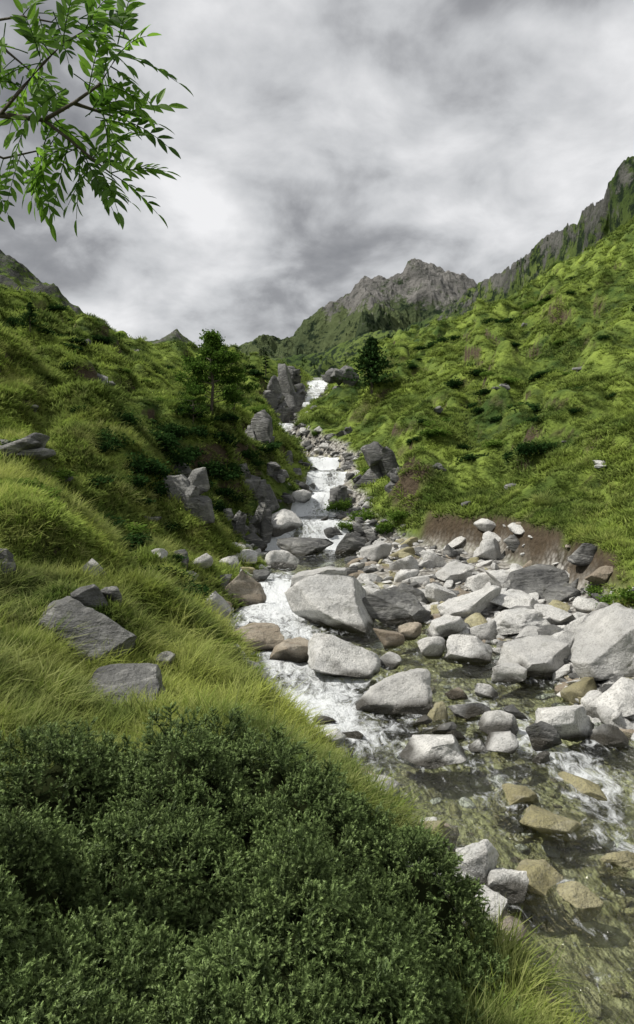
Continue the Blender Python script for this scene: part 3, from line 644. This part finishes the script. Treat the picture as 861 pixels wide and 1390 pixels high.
# shrubs
cB=bpy.data.collections.new('shrub_shapes')
for k in range(5):
    r=np.random.default_rng(600+k);C=[]
    for j in range(16):
        d=r.normal(size=3);d/=np.linalg.norm(d);c=d*np.array([.75,.75,.45])*r.uniform(.4,1);c[2]=abs(c[2])
        C.append(c+r.normal(size=(75,3))*.17)
    C=np.concatenate(C);V,Fc=cards(C,.10,r,1.5,1.)
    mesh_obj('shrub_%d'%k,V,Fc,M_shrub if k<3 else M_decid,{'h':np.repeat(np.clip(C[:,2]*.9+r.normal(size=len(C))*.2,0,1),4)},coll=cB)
P=[];Sc=[];I=[]
def sh(u,v,w,k=None):
    x,y,z=ray(u,v);s_=w*y/F/2
    P.append((x,y,z));Sc.append((s_,s_,s_*.75));I.append(random.randint(0,4) if k is None else k)
for t in [(195,640,90),(215,600,70),(170,575,60),(235,625,60),(300,600,60),(265,590,50),(330,560,50),(290,690,46),(310,640,50),(180,660,60),(230,590,60),(150,600,60),(320,680,40),(335,620,44),(280,640,56),(270,660,50),(250,620,60),(210,670,60),(300,670,40),(725,615,60),(700,622,40),(745,610,40),(620,525,40),(650,508,34),(690,440,34),(665,440,30),(600,465,30),(640,500,24),(700,470,20),(820,460,24),(780,380,20),(740,410,20),(560,500,20),(110,560,40),(140,610,50),(255,560,50),(60,452,30),(90,500,30),(20,440,40),(380,510,24),(440,500,18),(340,500,24),(300,500,22),(775,400,16),(800,395,14),(590,470,30),(620,462,24),(570,475,20),(650,560,24),(780,560,26),(830,540,24),(560,600,22)]: sh(*t,k=random.randint(0,2))
for t in [(460,690,46),(490,704,46),(520,720,46),(470,718,36),(545,704,44),(500,640,24),(840,822,64),(862,812,64),(812,806,44),(430,590,20),(360,575,30),(340,590,34),(345,560,30)]: sh(*t,k=random.randint(3,4))
r=np.random.default_rng(610)
for i in range(1300):
    y_=math.exp(r.uniform(math.log(9),math.log(95)));x_=r.uniform(-.6,.6)*(y_+2)
    if edge(4,y_)-.2<x_<edge(7,y_)+.3: continue
    if vn(np.array([x_/5]),np.array([y_/5]),None,91)[0]< (-.15 if x_<0 else .12): continue
    s_=r.uniform(.10,.34)*(1+y_/45);P.append((x_,y_,float(H(np.array([x_]),np.array([y_]))[0])-.03));Sc.append((s_*1.3,s_*1.3,s_*.6));I.append(r.integers(0,5))
n=len(P);scatter('alpine_shrubs',np.array(P),np.stack([r.normal(size=n)*.1,r.normal(size=n)*.1,r.uniform(0,6.28,n)],1),np.array(Sc),I,cB)
# distant conifers
cC=bpy.data.collections.new('conifer_shapes')
for k in range(3):
    V,Fc,A=conifer_geo(1,.3,700,.06,700+k)
    mesh_obj('far_conifer_%d'%k,V,Fc,M_pine,{'h':A},coll=cC)
P=[];Sc=[];r=np.random.default_rng(44)
for nm,cnt,h0,h1,t0,t1 in (('mountain_ridge',2200,.8,2.2,.3,.98),('mountain_foothill',2200,1.6,3.6,.3,.97),('mountain',1500,4,8,.35,.9)):
    x_,y_,z_,t_=RD[nm];mm,nn=x_.shape
    i=r.integers(int(mm*t0/1.5),int(mm*t1/1.5),cnt);j=r.integers(0,nn,cnt)
    ok=vn(x_[i,j]/ (h1*9),y_[i,j]/(h1*9),None,93)>.0
    if nm=='mountain': ok&=z_[i,j]<230
    if nm=='mountain_ridge': ok&=(x_[i,j]/y_[i,j])<.39
    i,j=i[ok],j[ok]
    h=r.uniform(h0,h1,len(i))
    P.append(np.stack([x_[i,j],y_[i,j],z_[i,j]-.2],1));Sc.append(np.stack([h,h,h],1))
P=np.concatenate(P);Sc=np.concatenate(Sc);n=len(P)
scatter('distant_conifers',P,np.stack([np.zeros(n),np.zeros(n),r.uniform(0,6.28,n)],1),Sc,r.integers(0,3,n),cC)
# ------------------------------------------------------------------ sky, sun, camera
w=bpy.data.worlds.new('World');S.world=w;w.use_nodes=True;nt=w.node_tree
for n_ in list(nt.nodes): nt.nodes.remove(n_)
out=nt.nodes.new('ShaderNodeOutputWorld')
sd=Vector((-.60,-.08,.78)).normalized()
el=math.asin(sd.z);az=math.atan2(sd.x,sd.y)
sky=nd(nt,'ShaderNodeTexSky',sky_type='NISHITA',sun_disc=False,sun_elevation=el,sun_rotation=az)
b1=nd(nt,'ShaderNodeBackground',{'Color':sky.outputs[0],'Strength':.1})
G=nd(nt,'ShaderNodeTexCoord').outputs['Generated']
sx=nd(nt,'ShaderNodeSeparateXYZ',{0:G})
zc=mth(nt,'ADD',mth(nt,'MAXIMUM',sx.outputs[2],0.),.42)
cb=nd(nt,'ShaderNodeCombineXYZ',{0:mth(nt,'DIVIDE',sx.outputs[0],zc),1:mth(nt,'DIVIDE',sx.outputs[1],zc),2:0.})
V=nd(nt,'ShaderNodeMapping',{'Vector':cb.outputs[0],'Location':(3.62,1.2,0)}).outputs[0]
n1=noise(nt,V,2.3,4,.5,dist=.35);n2=noise(nt,V,6.,6,.56,dist=.25)
f=mth(nt,'ADD',mth(nt,'MULTIPLY',n1,.66),mth(nt,'MULTIPLY',n2,.34))
rp=nd(nt,'ShaderNodeValToRGB',{0:f});cr=rp.color_ramp
cr.elements[0].position=.34;cr.elements[0].color=(.18,.185,.20,1)
cr.elements[1].position=.62;cr.elements[1].color=(.90,.90,.91,1)
e=cr.elements.new(.43);e.color=(.33,.335,.35,1);e=cr.elements.new(.50);e.color=(.58,.59,.605,1)
b2=nd(nt,'ShaderNodeBackground',{'Color':rp.outputs[0],'Strength':1.})
ms=nd(nt,'ShaderNodeMixShader',{0:.96,1:b1.outputs[0],2:b2.outputs[0]})
nt.links.new(ms.outputs[0],out.inputs[0])
ld=bpy.data.lights.new('sun','SUN');ld.energy=5.0;ld.angle=math.radians(1.5);ld.color=(1,.96,.88)
lo=bpy.data.objects.new('sun',ld);S.collection.objects.link(lo);lo.rotation_euler=sd.to_track_quat('Z','Y').to_euler()
cd=bpy.data.cameras.new('camera');cd.sensor_fit='VERTICAL';cd.sensor_height=36;cd.lens=36*1000/1390;cd.shift_y=-55/1390
cd.clip_start=.05;cd.clip_end=12000
co=bpy.data.objects.new('camera',cd);S.collection.objects.link(co);co.rotation_euler=(math.pi/2,0,0)
S.camera=co
S.view_settings.view_transform='Standard';S.view_settings.look='None';S.view_settings.exposure=0
